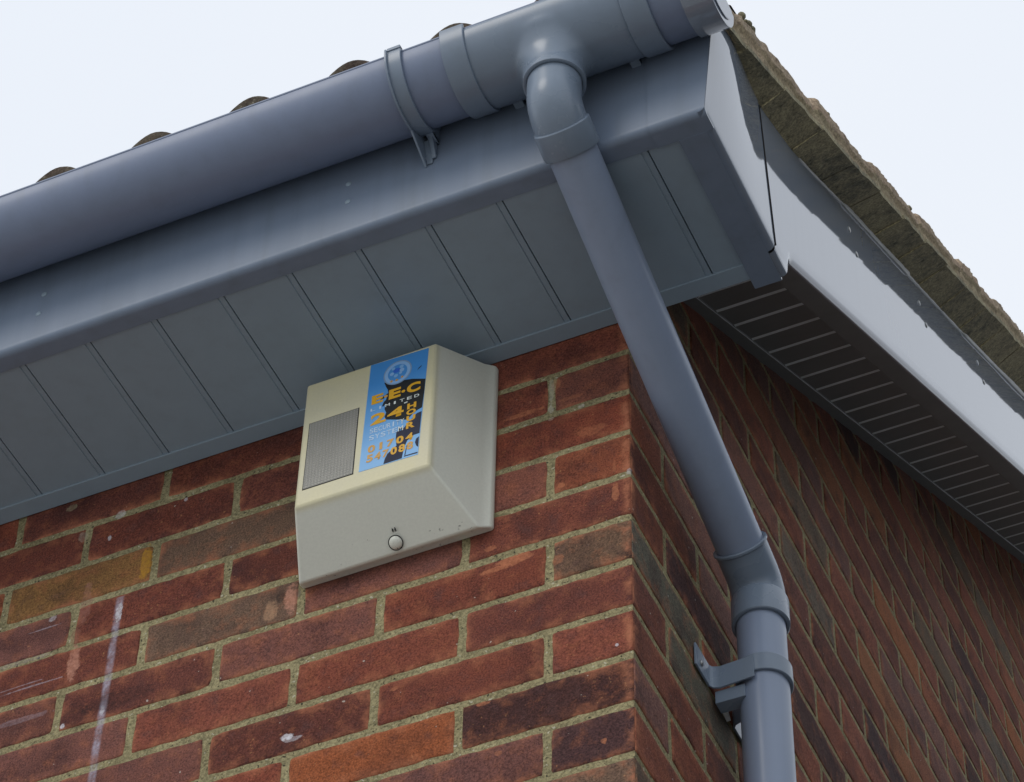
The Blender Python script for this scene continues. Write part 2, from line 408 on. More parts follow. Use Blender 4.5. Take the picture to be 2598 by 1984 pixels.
class Wall:
    def __init__(s, mapf):
        s.v, s.f, s.c, s.e, s.map = [], [], [], [], mapf
    def brick(s, u0, u1, z0, z1, tone, fine, corner=0, clip=None, seed=0):
        w = u1 - u0
        if fine:
            nu = max(4, int(w / 0.011))
            us = [0, .0014, .0055] + [.0055 + (w - .011) * i / nu for i in range(1, nu)] + [w - .0055, w - .0014, w]
            h = z1 - z0
            zs = [0, .0014, .0055, .018, .0325, .047, h - .0055, h - .0014, h]
            nU, nZ = len(us), len(zs); base = len(s.v)
            for j, dz in enumerate(zs):
                for i, du in enumerate(us):
                    ring = min(i, nU - 1 - i, j, nZ - 1 - j)
                    iu, iz = min(i, nU - 1 - i), min(j, nZ - 1 - j)
                    dep = {0: .0048, 1: .0007}.get(ring, 0.0)
                    cz = 0.0
                    u, z = u0 + du, z0 + dz
                    if corner and i == 0:
                        # shared arris with the other wall
                        q = noise.noise(Vector((seed * 3.1, z * 70, 0)))
                        u, dep = u0 + .0013 + .0008 * q, .0013 + .0008 * q
                        if iz == 0: dep = .0045; u = u0 + .0045
                    elif corner and i == 1:
                        dep = 0.0 if iz > 1 else dep
                    elif corner and i == 2 and iz > 1:
                        dep = 0.0
                    k = max(0.0, 1 - ring / 3.0)
                    if ring < 3:
                        a = noise.noise(Vector((u * 60, z * 60, seed * 1.7))); b_ = noise.noise(Vector((u * 150, z * 150, seed * 2.3)))
                        off = (.0000 + .0022 * a + .0020 * b_) * k
                        if iu < 3 and not (corner and i < 3): u += off * (1 if i < nU / 2 else -1)
                        if iz < 3: z += off * (1 if j < nZ / 2 else -1)
                        # rounded corners of the brick face
                        if iu < 3 and iz < 3 and not (corner and i < 3):
                            rr = .0014 * (1 - max(iu, iz) / 3)
                            u += rr * (1 if i < nU / 2 else -1); z += rr * (1 if j < nZ / 2 else -1)
                    if ring >= 2:
                        dep += .0011 * noise.noise(Vector((u * 22, z * 22, seed)))
                    if clip: z = min(z, clip(u))
                    s.v.append(s.map(u, dep, z)); s.c.append(tone)
                    s.e.append(1.0 if ring <= 1 or (corner and i <= 2) else (0.35 if ring == 2 else 0.0))
            for j in range(nZ - 1):
                for i in range(nU - 1):
                    a = base + j * nU + i
                    s.f.append((a, a + 1, a + nU + 1, a + nU))
        else:
            base = len(s.v)
            for dep, ins in ((.006, 0), (0, .0025)):
                for (u, z) in ((u0 + ins, z0 + ins), (u1 - ins, z0 + ins), (u1 - ins, z1 - ins), (u0 + ins, z1 - ins)):
                    if clip: z = min(z, clip(u) - ins)
                    s.v.append(s.map(u, dep, z)); s.c.append(tone); s.e.append(0.2)
            s.f.append((base + 4, base + 5, base + 6, base + 7))
            for i in range(4):
                j = (i + 1) % 4
                s.f.append((base + i, base + j, base + 4 + j, base + 4 + i))
    def build(s, name, parent):
        o = mesh_obj(name, s.v, s.f, M_BRICK, parent, True, cols=s.c)
        a = o.data.attributes.new("edge", 'FLOAT', 'POINT'); a.data.foreach_set("value", s.e)
        bm = bmesh.new(); bm.from_mesh(o.data); bmesh.ops.recalc_face_normals(bm, faces=bm.faces); bm.to_mesh(o.data); bm.free()
        return o

def rows(L, front, clip, table, fine_u, fine_z, wall):
    k = math.ceil(GZ / .075) - 0
    while True:
        z0, z1 = k * .075 + .0044, k * .075 + .0706
        if z0 > (0.82 if front else 1.0 + SL * 3.9): break
        header = (k % 2 == 0) if front else (k % 2 != 0)
        u = 0.0; i = 0
        while u < L - .05:
            w = (.1025 if header else .215) if i == 0 else .215
            u1 = min(u + w, L)
            fine = u < fine_u and fine_z[0] < z0 < fine_z[1]
            t = table.get(k, "")
            ch = t[i] if i < len(t) else random.choice("RRRDDDPPBGKO" if not front else "RRDDDPPGSP")
            tone = brick_tone(ch, not front)
            if clip is None or min(clip(u), clip(u1)) > z0 + .004 or max(clip(u), clip(u1)) > z0 + .02:
                jz = random.uniform(-.0008, .0008); 
                wall.brick(u - (.0006 if i else 0), u1 + .0006, z0 + jz, z1 + jz, tone, fine, corner=(1 if i == 0 else 0), clip=clip, seed=k + 100 if i == 0 else k * 13.7 + i * 5.3)
            u = u1 + .010; i += 1
        k += 1

front = Wall(lambda u, d, z: (-u, d, z))
rows(-HX, True, None, FRONT, 1.25, (-.42, .80), front)
fw = front.build("front_brickwork", house)
gclip = lambda u: WB + SL * (u if u < HY / 2 else HY - u) + .03
gable = Wall(lambda u, d, z: (-d, u, z))
rows(HY, False, gclip, GABLE, 2.6, (-.42, 2.6), gable)
gw = gable.build("gable_brickwork", house)

mb = MB()
mb.box((HX, .0015, GZ), (-.0015, .10, .80))
mo1 = mb.build("front_mortar", M_MORTAR, house)
mb = MB()
pts = [(.1005, GZ), (HY, GZ), (HY, WB + .03), (HY / 2, WB + .03 + SL * HY / 2), (.1005, WB + .03 + SL * .1)]
mb.prism(pts, -.10, -.0015, 0)
mb.box((-.10, .0015, .8005), (-.0015, .1003, WB + .02))
mo2 = mb.build("gable_mortar", M_MORTAR, house)
mb = MB()
mb.box((HX + .1, HY - .1, GZ), (-.1, HY, .80)); mb.box((HX, .1, GZ), (HX + .1, HY, .80))
mb.prism([(.1, .80), (HY - .1, .80), (HY / 2, .80 + SL * (HY / 2 - .1))], HX, HX + .1, 0)
mb.build("rear_wall", M_BRICK, house)

# ---- eaves soffit
SZ = 0.735
def strip_profile(xs_z, y0, y1, name, mat, parent, thick=.008):
    """profile in x,z extruded in y"""
    mbb = MB()
    top = [(x, z + thick) for x, z in xs_z][::-1]
    n = len(xs_z)
    v = [(x, y0, z) for x, z in xs_z] + [(x, y1, z) for x, z in xs_z] + [(xs_z[0][0], y0, SZ + .02), (xs_z[-1][0], y0, SZ + .02), (xs_z[0][0], y1, SZ + .02), (xs_z[-1][0], y1, SZ + .02)]
    f = [(i, i + 1, n + i + 1, n + i) for i in range(n - 1)]
    f.append((2 * n, 2 * n + 2, 2 * n + 3, 2 * n + 1))
    mbb.add(v, f)
    return mbb.build(name, mat, parent)
prof = [(HX, SZ)]
x = 0.1180 - .0975 * 64
for k in range(65):
    xx = 0.1180 - .0975 * (64 - k)
    if xx - .003 < HX: continue
    prof += [(xx - .0012, SZ), (xx - .0002, SZ + .0014), (xx + .0010, SZ + .0008), (xx + .0072, SZ + .0008), (xx + .0076, SZ + .006), (xx + .0089, SZ + .006), (xx + .0092, SZ)]
prof += [(.1725, SZ)]
strip_profile(prof, -.262, -.002, "eaves_soffit", M_PVC, house)
mb = MB()   # wall trim of the soffit
mb.prism([(-.0275, SZ - .0022), (-.0015, SZ - .0022), (-.0015, SZ + .02), (-.0275, SZ + .001)], HX, .1695, 0)
mb.build("soffit_trim", M_PVC, house, bevel=.0008)

# ---- fascia: front face, rounded nose, return leg
def fascia_section(yf, zb, zt, leg, r=.010, th=.009):
    """outline in (y,z): yf front face (towards -y)"""
    o = []
    n = 7
    for i in range(n + 1):
        a = math.pi / 2 * i / n
        o.append((yf + r - r * math.cos(a), zb + r - r * math.sin(a)))
    o.append((yf + leg, zb)); o.append((yf + leg, zb + .0035)); o.append((yf + th, zb + .0035)); o.append((yf + th, zt)); o.append((yf, zt))
    return o
mb = MB()
M_FASCIA = plastic("grey_fascia_pvc", (0.175, 0.222, 0.300), 0.42, 0.16, 0.35)
mb.prism(fascia_section(-.272, SZ - .0025, .945, .0295), HX, .1400, 0)
fas = mb.build("fascia_board", M_FASCIA, house, autos=35)
for (sx, sz) in [(-.718, .827), (-.721, .789), (-.2718, .835), (-.2707, .798), (-1.16, .83), (-1.16, .79)]:
    mb = MB(); mb.sphere((sx, -.2722, sz), .0042, (1, .35, 1)); s_ = mb.build("screw_cap", M_PVC, fas, smooth=True)

# corner cap that wraps the end of the eaves box
def sstep_(a, b, t):
    t = max(0, min(1, (t - a) / (b - a))); return t * t * (3 - 2 * t)
def xo(y, z):   # outer face of the corner leans outward towards its top front edge
    return .2145 + .020 * sstep_(-.05, -.27, y) * max(0, min(1, (z - .74) / .22))
UP = [(-.40, .93), (-.285, .948), (-.231, .954), (-.206, .958), (-.151, .980), (-.100, .993), (-.052, 1.009), (0.0, 1.031), (.068, 1.062), (.15, 1.112), (.227, 1.163),
      (.341, 1.236), (.462, 1.311), (.6, 1.397), (.8, 1.522), (.983, 1.638), (1.346, 1.873), (2.0, 2.30), (3.9, 3.545)]
def interp(tab, y):
    if y <= tab[0][0]: return tab[0][1]
    for (a, b), (c, d) in zip(tab, tab[1:]):
        if y <= c: return b + (d - b) * (y - a) / (c - a)
    return tab[-1][1]
ztop = lambda y: interp(UP, y)
def jy(z):      # the joint between corner cap and bargeboard
    return -.035 - (z - .7285) / (.9912 - .7285) * .0274
mb = MB()
fs = fascia_section(-.2735, SZ - .0045, .965, .031)
mb.loft([[(.1400, a, b) for a, b in fs], [(xo(-.2735, b) - (.0005 if i < 8 else .0005), a, b) for i, (a, b) in enumerate(fs)]], closed=True, cap=True)
# side plate with a rounded front edge and bottom edge, as a grid
ys = [-.2735 + .011 * (1 - math.cos(math.pi / 2 * i / 6)) * 0 for i in range(0)]
def side_plate(y0f, y1f, z0f, z1f, xf, ny, nz, rb, mbb, th=.010):
    """grid sheet (outer) with a bottom rounding of radius rb, plus inner sheet"""
    grid = []
    for i in range(ny + 1):
        t = i / ny
        col = []
        for q in range(6):
            a = math.pi / 2 * q / 6
            col.append(('b', a))
        for j in range(nz + 1):
            col.append(('s', j / nz))
        pts_ = []
        for kind, val in col:
            if kind == 'b':
                z = z0f(t) + rb - rb * math.cos(val); dx = -rb + rb * math.sin(val)
            else:
                z = z0f(t) + rb + (z1f(t) - z0f(t) - rb) * val; dx = 0
            y = y0f(z) + (y1f(z) - y0f(z)) * t
            pts_.append((y, z, dx))
        grid.append([(xf(y, z) + dx, y, z) for (y, z, dx) in pts_])
    m_ = len(grid[0]); v = [p for c in grid for p in c]; f = []
    for i in range(ny):
        for j in range(m_ - 1):
            f.append((i * m_ + j, (i + 1) * m_ + j, (i + 1) * m_ + j + 1, i * m_ + j + 1))
    # inner sheet and rims
    nv = len(v)
    v += [(p[0] - th if k % m_ > 5 else p[0] - th * (0 if k % m_ == 0 else 0), p[1], p[2] + (th * .6 if k % m_ < 2 else 0)) for k, p in enumerate(v)]
    for i in range(ny):
        f.append((i * m_ + m_ - 1, (i + 1) * m_ + m_ - 1, nv + (i + 1) * m_ + m_ - 1, nv + i * m_ + m_ - 1))
    for i in (ny,):
        for j in range(m_ - 1):
            f.append((i * m_ + j, i * m_ + j + 1, nv + i * m_ + j + 1, nv + i * m_ + j))
    mbb.add(v, f)
ZB = SZ - .0045
side_plate(lambda z: -.2735, lambda z: jy(z) - .0022, lambda t: ZB, lambda t: ztop(-.2735 + t * .22) + .004, xo, 24, 16, .010, mb)
mb.box((.1680, -.2425, ZB - .0004), (.2045, .0128, ZB + .004))       # return leg beneath
cap = mb.build("corner_cap", M_BARGE, house, autos=40)
cap.data.materials.append(M_FASCIA)
for f_ in cap.data.polygons:
    if f_.normal.x < .45: f_.material_index = 1
# foot of bargeboard under the corner + bargeboard itself
BB = lambda y: .7635 + SL * y
def zbot(y):
    return ZB + .0005 if y < .0095 else BB(max(y, .0255)) if y > .0255 else ZB + .0005 + (BB(.0255) - ZB) * (y - .0095) / .016
ysamp = [0, .010, .0135, .018, .0225, .0265, .04, .08, .14, .2, .28, .36, .46, .6, .8, 1.0, 1.2, 1.5, 1.9, 2.4, 3.0, 3.9]
mb = MB()
XB = .2130
sheet = []
for k, y in enumerate(ysamp):
    zb = zbot(y) if k else ZB + .0005
    r = .008
    prof_ = []
    zt = ztop(y) + .004
    prof_.append((.1760, zb + .034)); prof_.append((.1760, zb)); 
    for q in range(6):
        a = math.pi / 2 * q / 5
        prof_.append((XB - r + r * math.sin(a), zb + r - r * math.cos(a)))
    for j in range(1, 13):
        prof_.append((XB, zb + r + (zt - zb - r) * j / 12))
    prof_.append((XB - .03, zt))
    row = []
    for (px, pz) in prof_:
        yy = y if k else jy(pz) + .0020
        row.append((px, yy, pz))
    sheet.append(row)
mb.loft(sheet, closed=False)
# inner face up to the gable soffit
mb.add([(.1762, y, BB(max(y, .0255)) + .001) for y in ysamp[5:]] + [(.1762, y, WB + SL * y + .01) for y in ysamp[5:]],
       [(i, i + 1, i + 1 + len(ysamp) - 5, i + len(ysamp) - 5) for i in range(len(ysamp) - 6)])
barge = mb.build("bargeboard", M_BARGE, house, autos=40)
barge.data.materials.append(plastic("matt_return_leg", (0.105, 0.100, 0.095), 0.6, 0.3, 0.2))
for f_ in barge.data.polygons:
    if f_.center.x < .2045 and f_.center.y > .02: f_.material_index = 1
mb = MB(); mb.box((.170, .0098, ZB + .0045), (.2035, .0124, ZB + .03)); mb.build("board_end_stop", M_FASCIA, barge)
for k, (sy, sz) in enumerate([(.316, 1.173), (.342, 1.146), (.671, 1.396), (.699, 1.373), (1.02, 1.620), (1.048, 1.600), (1.40, 1.865), (1.43, 1.84)]):
    mb = MB(); mb.sphere((XB + .0002, sy, sz), .0050, (.35, 1, 1)); mb.build("screw_cap", M_METAL, barge, smooth=True)
mb = MB()   # dark backing in the joint
mb.prism([(jy(.735) - .006, .735), (jy(.735) + .006, .735), (jy(.99) + .006, .99), (jy(.99) - .006, .99)], .204, .2085, 0)
for z0_ in [0]:
    zz_ = [.7400 + (.9990 - .7400) * i / 10 for i in range(11)]
    mb.loft([[(.2090, jy(z) - .0011, z), (.2158, jy(z) - .0011, z), (.2158, jy(z) + .0011, z), (.2090, jy(z) + .0011, z)] for z in zz_], closed=True, cap=True)
mb.build("joint_gasket", M_DARK, house)

# ---- gable soffit (grooved boards running away from the wall, following the slope)
mb = MB()
P = []
k = -4
y = .2776 - 4 * .0743
P.append((y - .05, 0))
while y < 3.9:
    P += [(y - .0052, 0), (y - .0048, .0030), (y - .0044, .0030), (y + .0048, 0)]
    y += .0743
P.append((3.9, 0))
P = [(a, h) for a, h in P if a > .004 and a < 3.9]
v = []
for xx in (.018, .1775):
    v += [(xx, a, WB + SL * a + h) for a, h in P]
n = len(P)
mb.add(v, [(i, i + 1, n + i + 1, n + i) for i in range(n - 1)])
gs = mb.build("gable_soffit", M_SOFFIT2, house, fix=False)
gs.data.materials.append(plastic("lit_groove_face", (0.72, 0.80, 0.84), 0.35))
for f_ in gs.data.polygons:      # paler colour stands in for light caught on the groove faces
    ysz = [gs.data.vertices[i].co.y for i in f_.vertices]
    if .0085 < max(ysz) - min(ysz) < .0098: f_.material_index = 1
mb = MB()
for (x0, x1, dz0, dz1) in ((-.002, .0198, -.003, .004),):
    mb.add([(x0, .004, WB + SL * .004 + dz0), (x1, .004, WB + SL * .004 + dz0), (x1, .004, WB + SL * .004 + dz1), (x0, .004, WB + SL * .004 + dz1),
            (x0, 3.9, WB + SL * 3.9 + dz0), (x1, 3.9, WB + SL * 3.9 + dz0), (x1, 3.9, WB + SL * 3.9 + dz1), (x0, 3.9, WB + SL * 3.9 + dz1)],
           [(0,1,2,3),(4,7,6,5),(0,4,5,1),(1,5,6,2),(2,6,7,3),(3,7,4,0)])
mb.build("gable_soffit_trim", M_SOFFIT2, house, bevel=.0010)

# ---- verge: undercloak slabs, mortar bed, tile ends
def sstep(a, b, t):
    t = max(0, min(1, (t - a) / (b - a))); return t * t * (3 - 2 * t)
XO = lambda y: .235 + .0275 * sstep(-.30, .22, y)
ZC = lambda y: (1.085 - 2.5 * (XO(y) - .24)) + SL * y + .0      # crease: outer lower edge of the verge
NOSES = [-.36, -.19, .06, .305, .545, .785, 1.02] + [1.02 + .24 * i for i in range(1, 12)]
def saw(y):
    last = NOSES[0]
    nxt = 99
    for a, b in zip(NOSES, NOSES[1:] + [99]):
        if a <= y < b: last, nxt = a, b
    return .024 * (1 - (y - last) / .24)
mb = MB(); pj = MB()
ends = [-.262, -.172, -.052, .071, .196, .317, .439, .558] + [.558 + .12 * i for i in range(1, 28)]
for a, b in zip(ends, ends[1:]):
    n = 6; g_ = .0012
    ra, rb_ = [], []
    w1, w2 = random.uniform(-.002, .002), random.uniform(-.002, .002)
    rings = []
    for i in range(n + 1):
        y = a + g_ + (b - a - 2 * g_) * i / n
        wob = .0025 * noise.noise(Vector((y * 40, 1, 0))) + w1 + (w2 - w1) * i / n
        xi, zi = .2000, ztop(y) + .0015
        xo_, zo = XO(y) + .0012 + wob, ZC(y) - .002 + .3 * wob
        rings.append([(xi, y, zi - .004), (.2135, y, zi), (xo_ * .5 + .2135 * .5, y, zi * .5 + zo * .5 + .0006 * random.random()), (xo_, y, zo), (xo_, y, zo + .009), (xi, y, max(zi, zo) + .014)])
    mb.loft(rings, closed=True, cap=True)
    if random.random() < .75:
        y = b
        zi = ztop(y) + .0015; xo_, zo = XO(y) - .006, ZC(y) - .0045
        q0, q1 = Vector((.2150, y, zi)), Vector((xo_, y, zo))
        R_ = []
        for t in [i / 8 for i in range(9)]:
            p = q0.lerp(q1, t); wv = .0016 + .0012 * noise.noise(Vector((p.x * 300, y * 9, 3))); dn = Vector((0, 0, -.0014 - .0012 * random.random()))
            R_.append([p + Vector((0, -wv, .001)), p + dn, p + Vector((0, wv, .001))])
        pj.loft(R_, closed=False)
uc = mb.build("undercloak", M_UNDER, house)
nf = len(uc.data.polygons)
bm = bmesh.new(); bm.from_mesh(uc.data)
nv_ = [bm.verts.new(p) for p in pj.v]
for q in pj.f:
    f_ = bm.faces.new([nv_[i] for i in q]); f_.material_index = 1
bmesh.ops.recalc_face_normals(bm, faces=bm.faces)
bm.to_mesh(uc.data); bm.free(); uc.data.materials.append(M_POINT)
# white sealant along the board top
mb = MB(); R_ = []
y = .10
while y < 3.6:
    wv = .0022 + .0030 * max(0, noise.noise(Vector((y * 4.3, 9.1, 0)))) + .0010 * noise.noise(Vector((y * 60, 2, 0)))
    if .30 < y < .62 or y > .95: wv += .0028
    z = ztop(y) - .0005
    R_.append([(XB - .001, y, z - wv), (XB + wv * .9, y, z + .0002), (XB - .001, y, z + .002)])
    y += .012
mb.loft(R_, closed=True, cap=True)
M_SEAL = plastic("pale_sealant", (0.50, 0.52, 0.53), 0.5, 0.5)
mb.build("sealant_bead", M_SEAL, barge, smooth=True)

# verge outer face: one rough strip, tile ends stand proud of the mortar
def verge_strip():
    V, F, FM = [], [], []
    ys_ = []
    y = -.36
    while y < 3.9:
        ys_.append(y); y += .0055 if y < 2.4 else .03
    nz = 13
    for y in ys_:
        zc, zt = ZC(y), ZC(y) + .048 + saw(y)
        zt += .0012 * noise.noise(Vector((y * 55, 5, 0))) + .0018 * max(0, noise.noise(Vector((y * 16, 8, 0))))
        for j in range(nz + 1):
            t = j / nz
            z = zc - .002 + (zt - zc + .002) * t
            tile_t = sstep(.52, .60, t)
            lip = .004 * tile_t - .003
            nn = noise.noise(Vector((y * 30, z * 30, 1.3))) * .0030 + noise.noise(Vector((y * 110, z * 110, 4.3))) * .0016 + noise.noise(Vector((y * 320, z * 320, 9))) * .0007
            xx = XO(y) + lip + nn - .010 * t * 0.3
            dn_ = min(abs(y - q_) for q_ in NOSES)
            if t > .52 and dn_ < .0045: xx -= .006
            if t > .93: xx -= .004
            if t < .05: xx -= .003
            V.append((xx, y, z + nn * .5))
        V.append((XO(y) - .03, y, zt + .0015)); V.append((XO(y) - .06, y, zt - .006))
    m_ = nz + 3
    for i in range(len(ys_) - 1):
        for j in range(m_ - 1):
            a = i * m_ + j
            F.append((a, a + 1, a + m_ + 1, a + m_)); FM.append(1 if (j > nz * .55) else 0)
    # front end closing face
    V.append((.18, -.36, ZC(-.36) - .002)); c_ = len(V) - 1
    F.append(tuple([c_] + list(range(m_ - 1, -1, -1)))); FM.append(0)
    return V, F, FM
V, F, FM = verge_strip()
M_TEND = make_tile("verge_tile_end", (0.40, 0.29, 0.21), (0.29, 0.24, 0.18), (0.48, 0.40, 0.29))
vo = mesh_obj("verge_bedding", V, F, [M_VERGE, M_TEND], house, True, fmat=FM)
# moss lumps on the verge tiles
MOSS = []
for (y, r) in [(-.165, .006), (-.150, .008), (-.140, .005), (.115, .005), (.50, .0045), (.85, .004), (.86, .003), (1.2, .004)]:
    mb = MB()
    for q in range(5):
        yy = y + random.uniform(-.008, .008); rr = r * random.uniform(.5, 1)
        mb.sphere((XO(yy) - random.uniform(.003, .012), yy, ZC(yy) + .048 + saw(yy) + rr * .4), rr, (1, 1.1, .9), 9, 6)
    MOSS.append(mb.build("moss_clump", M_UNDER, house))

# ---- roof tiles (one corrugated skin with stepped courses)
PITCH = .1445
def roll(xw):
    t = ((xw + .6690) / PITCH) % 1.0
    t = t if t < .5 else t - 1
    d = abs(t) * PITCH
    return .026 * math.cos(min(d / .036, 1) * math.pi / 2) ** 0.9 if d < .036 else 0.0
def roof_z(y):
    return ZC(y) + .040 + saw(y) + .020 * (1 - sstep(-.3, .3, y))
xs = []
xw = HX - .15
while xw < .222:
    xs.append(xw); xw += PITCH / (20 if xw > -1.8 else 8)
xs.append(.226)
V, F = [], []
lines = []
for a, b in zip(NOSES, NOSES[1:]):
    if a > 3.9: break
    b2 = min(b, 3.9)
    lines.append((a + .004, a, -.022)); lines.append((a, a, -.012)); lines.append((a - .001, a, -.004)); lines.append((a + .004, a, 0)); lines.append(((a + b2) / 2, None, 0)); lines.append((b2 - .0005, None, 0))
for (y, nose, dz) in lines:
    yy = y if nose is None else max(y, nose + .0001)
    for xw in xs:
        kfront = (noise.noise(Vector((xw * 35, yy * 35, 0))) * .0012)
        V.append((xw, y + kfront, roof_z(yy) + roll(xw) + dz * (1.0) + kfront))
nx = len(xs)
for i in range(len(lines) - 1):
    for j in range(nx - 1):
        a = i * nx + j
        F.append((a, a + 1, a + nx + 1, a + nx))
rf = mesh_obj("roof", V, F, M_TILE, house, True)
sharp_by_angle(rf, 40)
# underside and rear slope
mb = MB()
zr = roof_z(3.9)
mb.add([(HX - .15, -.345, roof_z(-.35) - .045), (.200, -.345, roof_z(-.35) - .045), (.200, .25, roof_z(.25) - .06), (HX - .15, .25, roof_z(.25) - .06), (.200, 3.9, zr - .06), (HX - .15, 3.9, zr - .06)], [(0,1,2,3), (3,2,4,5)])
mb.add([(HX - .15, 3.9, zr), (.226, 3.9, zr), (.226, 8.2, zr - SL * 4.3), (HX - .15, 8.2, zr - SL * 4.3)], [(0,1,2,3)])
mb.build("roof_underlay", M_UNDER, house)
mb = MB(); mb.revolve((HX - .15, 3.9, zr - .02), (1, 0, 0), [(0, .11), (-HX + .37, .11)], 16, 0, math.pi, ref=(0, 1, 0)); mb.build("ridge_tile", M_TILE, rf, smooth=True)
for o_ in [uc, vo] + MOSS:
    o_.parent = rf; o_.matrix_parent_inverse = Matrix.Identity(4)

# ------------------------------------------------------------------ side passage and house across it, added out of view to shade the gable
m_, nt_, b_ = newmat("added_dark_asphalt")
tc_ = N(nt_, "ShaderNodeTexCoord"); n_a = noise_n(nt_, tc_.outputs["Object"], 60, 4, 0.7)
nt_.links.new(ramp(nt_, n_a.outputs["Fac"], 0.3, 0.7, (.08,.078,.074,1), (.15,.145,.135,1)).outputs["Color"], b_.inputs["Base Color"]); b_.inputs["Roughness"].default_value = .95
added_path = mesh_obj("path", [(.02, -1.5, GZ + .004), (2.6, -1.5, GZ + .004), (2.6, 14, GZ + .004), (.02, 14, GZ + .004)], [(0, 1, 2, 3)], m_)  # dark ground added out of view to dim the gable side
tag(added_path, kind="structure")
nb = empty("added_neighbour_house", (2.6, -.6, GZ))  # unseen house added to block sky light from the gable
tag(nb, "unseen brown brick house with a low tiled roof, added across the side passage to shade the gable", "house")
M_NB, nt_, b_ = newmat("added_house_brick")
tc_ = N(nt_, "ShaderNodeTexCoord"); mp_ = N(nt_, "ShaderNodeMapping"); mp_.inputs["Rotation"].default_value = (math.radians(90), 0, math.radians(90)); nt_.links.new(tc_.outputs["Object"], mp_.inputs[0])
bt_ = N(nt_, "ShaderNodeTexBrick"); bt_.inputs["Scale"].default_value = 1; bt_.inputs["Brick Width"].default_value = .225; bt_.inputs["Row Height"].default_value = .075; bt_.inputs["Mortar Size"].default_value = .005
bt_.inputs["Color1"].default_value = (.06, .048, .042, 1); bt_.inputs["Color2"].default_value = (.05, .040, .036, 1); bt_.inputs["Mortar"].default_value = (.10, .09, .07, 1)
nt_.links.new(mp_.outputs[0], bt_.inputs["Vector"]); nt_.links.new(bt_.outputs["Color"], b_.inputs["Base Color"]); b_.inputs["Roughness"].default_value = .9
mb = MB(); mb.box((2.6, -.6, GZ), (9.0, 9.0, 1.6)); mb.build("added_house_wall", M_NB, nb)
mb = MB(); mb.prism([(2.3, 1.5), (5.8, 3.2), (9.3, 1.5), (9.3, 1.62), (5.8, 3.34), (2.3, 1.62)], -.9, 9.3, 1); mb.build("roof", M_TILE, nb)

# ------------------------------------------------------------------ gutter
YC, ZCG, RG = -.3350, .8970, .0575
gut = empty("gutter", (0, YC, ZCG))
tag(gut, "grey half round plastic gutter running along the eaves above the soffit", "gutter")
def trough(x0, x1, r, th=.0022, lip=True, prof=None, rimup=0.0):
    mbb = MB(); n = 40
    sec = []
    for i in range(n + 1):
        a = math.pi + math.pi * i / n
        sec.append((YC + r * math.cos(a), ZCG + r * math.sin(a)))
    if rimup: sec = [(YC - r, ZCG + rimup)] + sec + [(YC + r, ZCG + rimup)]
    inn = []
    for i in range(n + 1):
        a = 2 * math.pi - math.pi * i / n
        inn.append((YC + (r - th) * math.cos(a), ZCG + (r - th) * math.sin(a)))
    if rimup: inn = [(YC + r - th, ZCG + rimup)] + inn + [(YC - r + th, ZCG + rimup)]
    pts_ = sec + inn
    mbb.loft([[(x0, p[0], p[1]) for p in pts_], [(x1, p[0], p[1]) for p in pts_]], closed=True, cap=True)
    return mbb
mb = trough(HX - .1, .2300, RG)
for yy in (YC - RG + .001, YC + RG - .001):
    mb.revolve((HX - .1, yy, ZCG + .0005), (1, 0, 0), [(0, 0), (0, .0022), (.2300 - HX + .1, .0022), (.2300 - HX + .1, 0)], 10)
mb.build("trough", M_GUTTER, gut, autos=40)
# joint bands and stop end
def band(x0, x1, r, name, bev=.0012):
    mbb = trough(x0, x1, r, .0045, rimup=.0055)
    o = mbb.build(name, M_FITTING, gut, bevel=bev)
    return o
band(-.088, -.0555, .0632, "joint_band")
band(.1480, .1815, .0632, "joint_band")
mb = trough(.2200, .2560, .0615, .004, rimup=.003)
n = 40
arc = [(YC + .0615 * math.cos(math.pi + math.pi * i / n), ZCG + .0615 * math.sin(math.pi + math.pi * i / n)) for i in range(n + 1)]
mb2 = MB()
mb2.prism([(YC - .0615, ZCG + .003)] + arc + [(YC + .0615, ZCG + .003)], .2560, .2585, 0)
arc2 = [(YC + .050 * math.cos(math.pi + math.pi * i / n), ZCG - .002 + .050 * math.sin(math.pi + math.pi * i / n)) for i in range(n + 1)]
mb2.prism(arc2, .2586, .2603, 0)
mb.v += []; base = len(mb.v); mb.add(mb2.v, mb2.f)
mb.build("stop_end", M_BARGE, gut, bevel=.0010)

# running outlet: body flows into a vertical spigot (remeshed so the two blend)
XC = .0430
def outlet_body():
    bm = bmesh.new()
    me = bpy.data.meshes.new("outlet_body")
    m1 = MB()
    n = 48
    arc_ = [(YC + .0603 * math.cos(math.pi + math.pi * i / n), ZCG + .0603 * math.sin(math.pi + math.pi * i / n)) for i in range(n + 1)]
    m1.prism(arc_, -.060, .150, 0)
    rr_ = []
    for (dz, rx, ry) in [(0, .0385, .0385), (.012, .0385, .0385), (.020, .0400, .0388), (.028, .0440, .0395), (.036, .0510, .0410), (.044, .0610, .0440), (.052, .0740, .0480), (.060, .0900, .0530), (.066, .0950, .0550)]:
        rr_.append([(XC + rx * math.cos(2 * math.pi * q / 64), YC + ry * math.sin(2 * math.pi * q / 64), .8050 + dz) for q in range(64)])
    m1.loft(rr_, cap=True)
    m1.add([], [])
    o = m1.build("running_outlet", M_FITTING, gut)
    md = o.modifiers.new("remesh", 'REMESH'); md.mode = 'VOXEL'; md.voxel_size = .0020; md.use_smooth_shade = True
    ms = o.modifiers.new("smooth", 'SMOOTH'); ms.factor = .6; ms.iterations = 22
    dg = bpy.context.evaluated_depsgraph_get()
    new = bpy.data.meshes.new_from_object(o.evaluated_get(dg))
    o.modifiers.clear(); o.data = new
    return o
ob = outlet_body()
mb = MB()
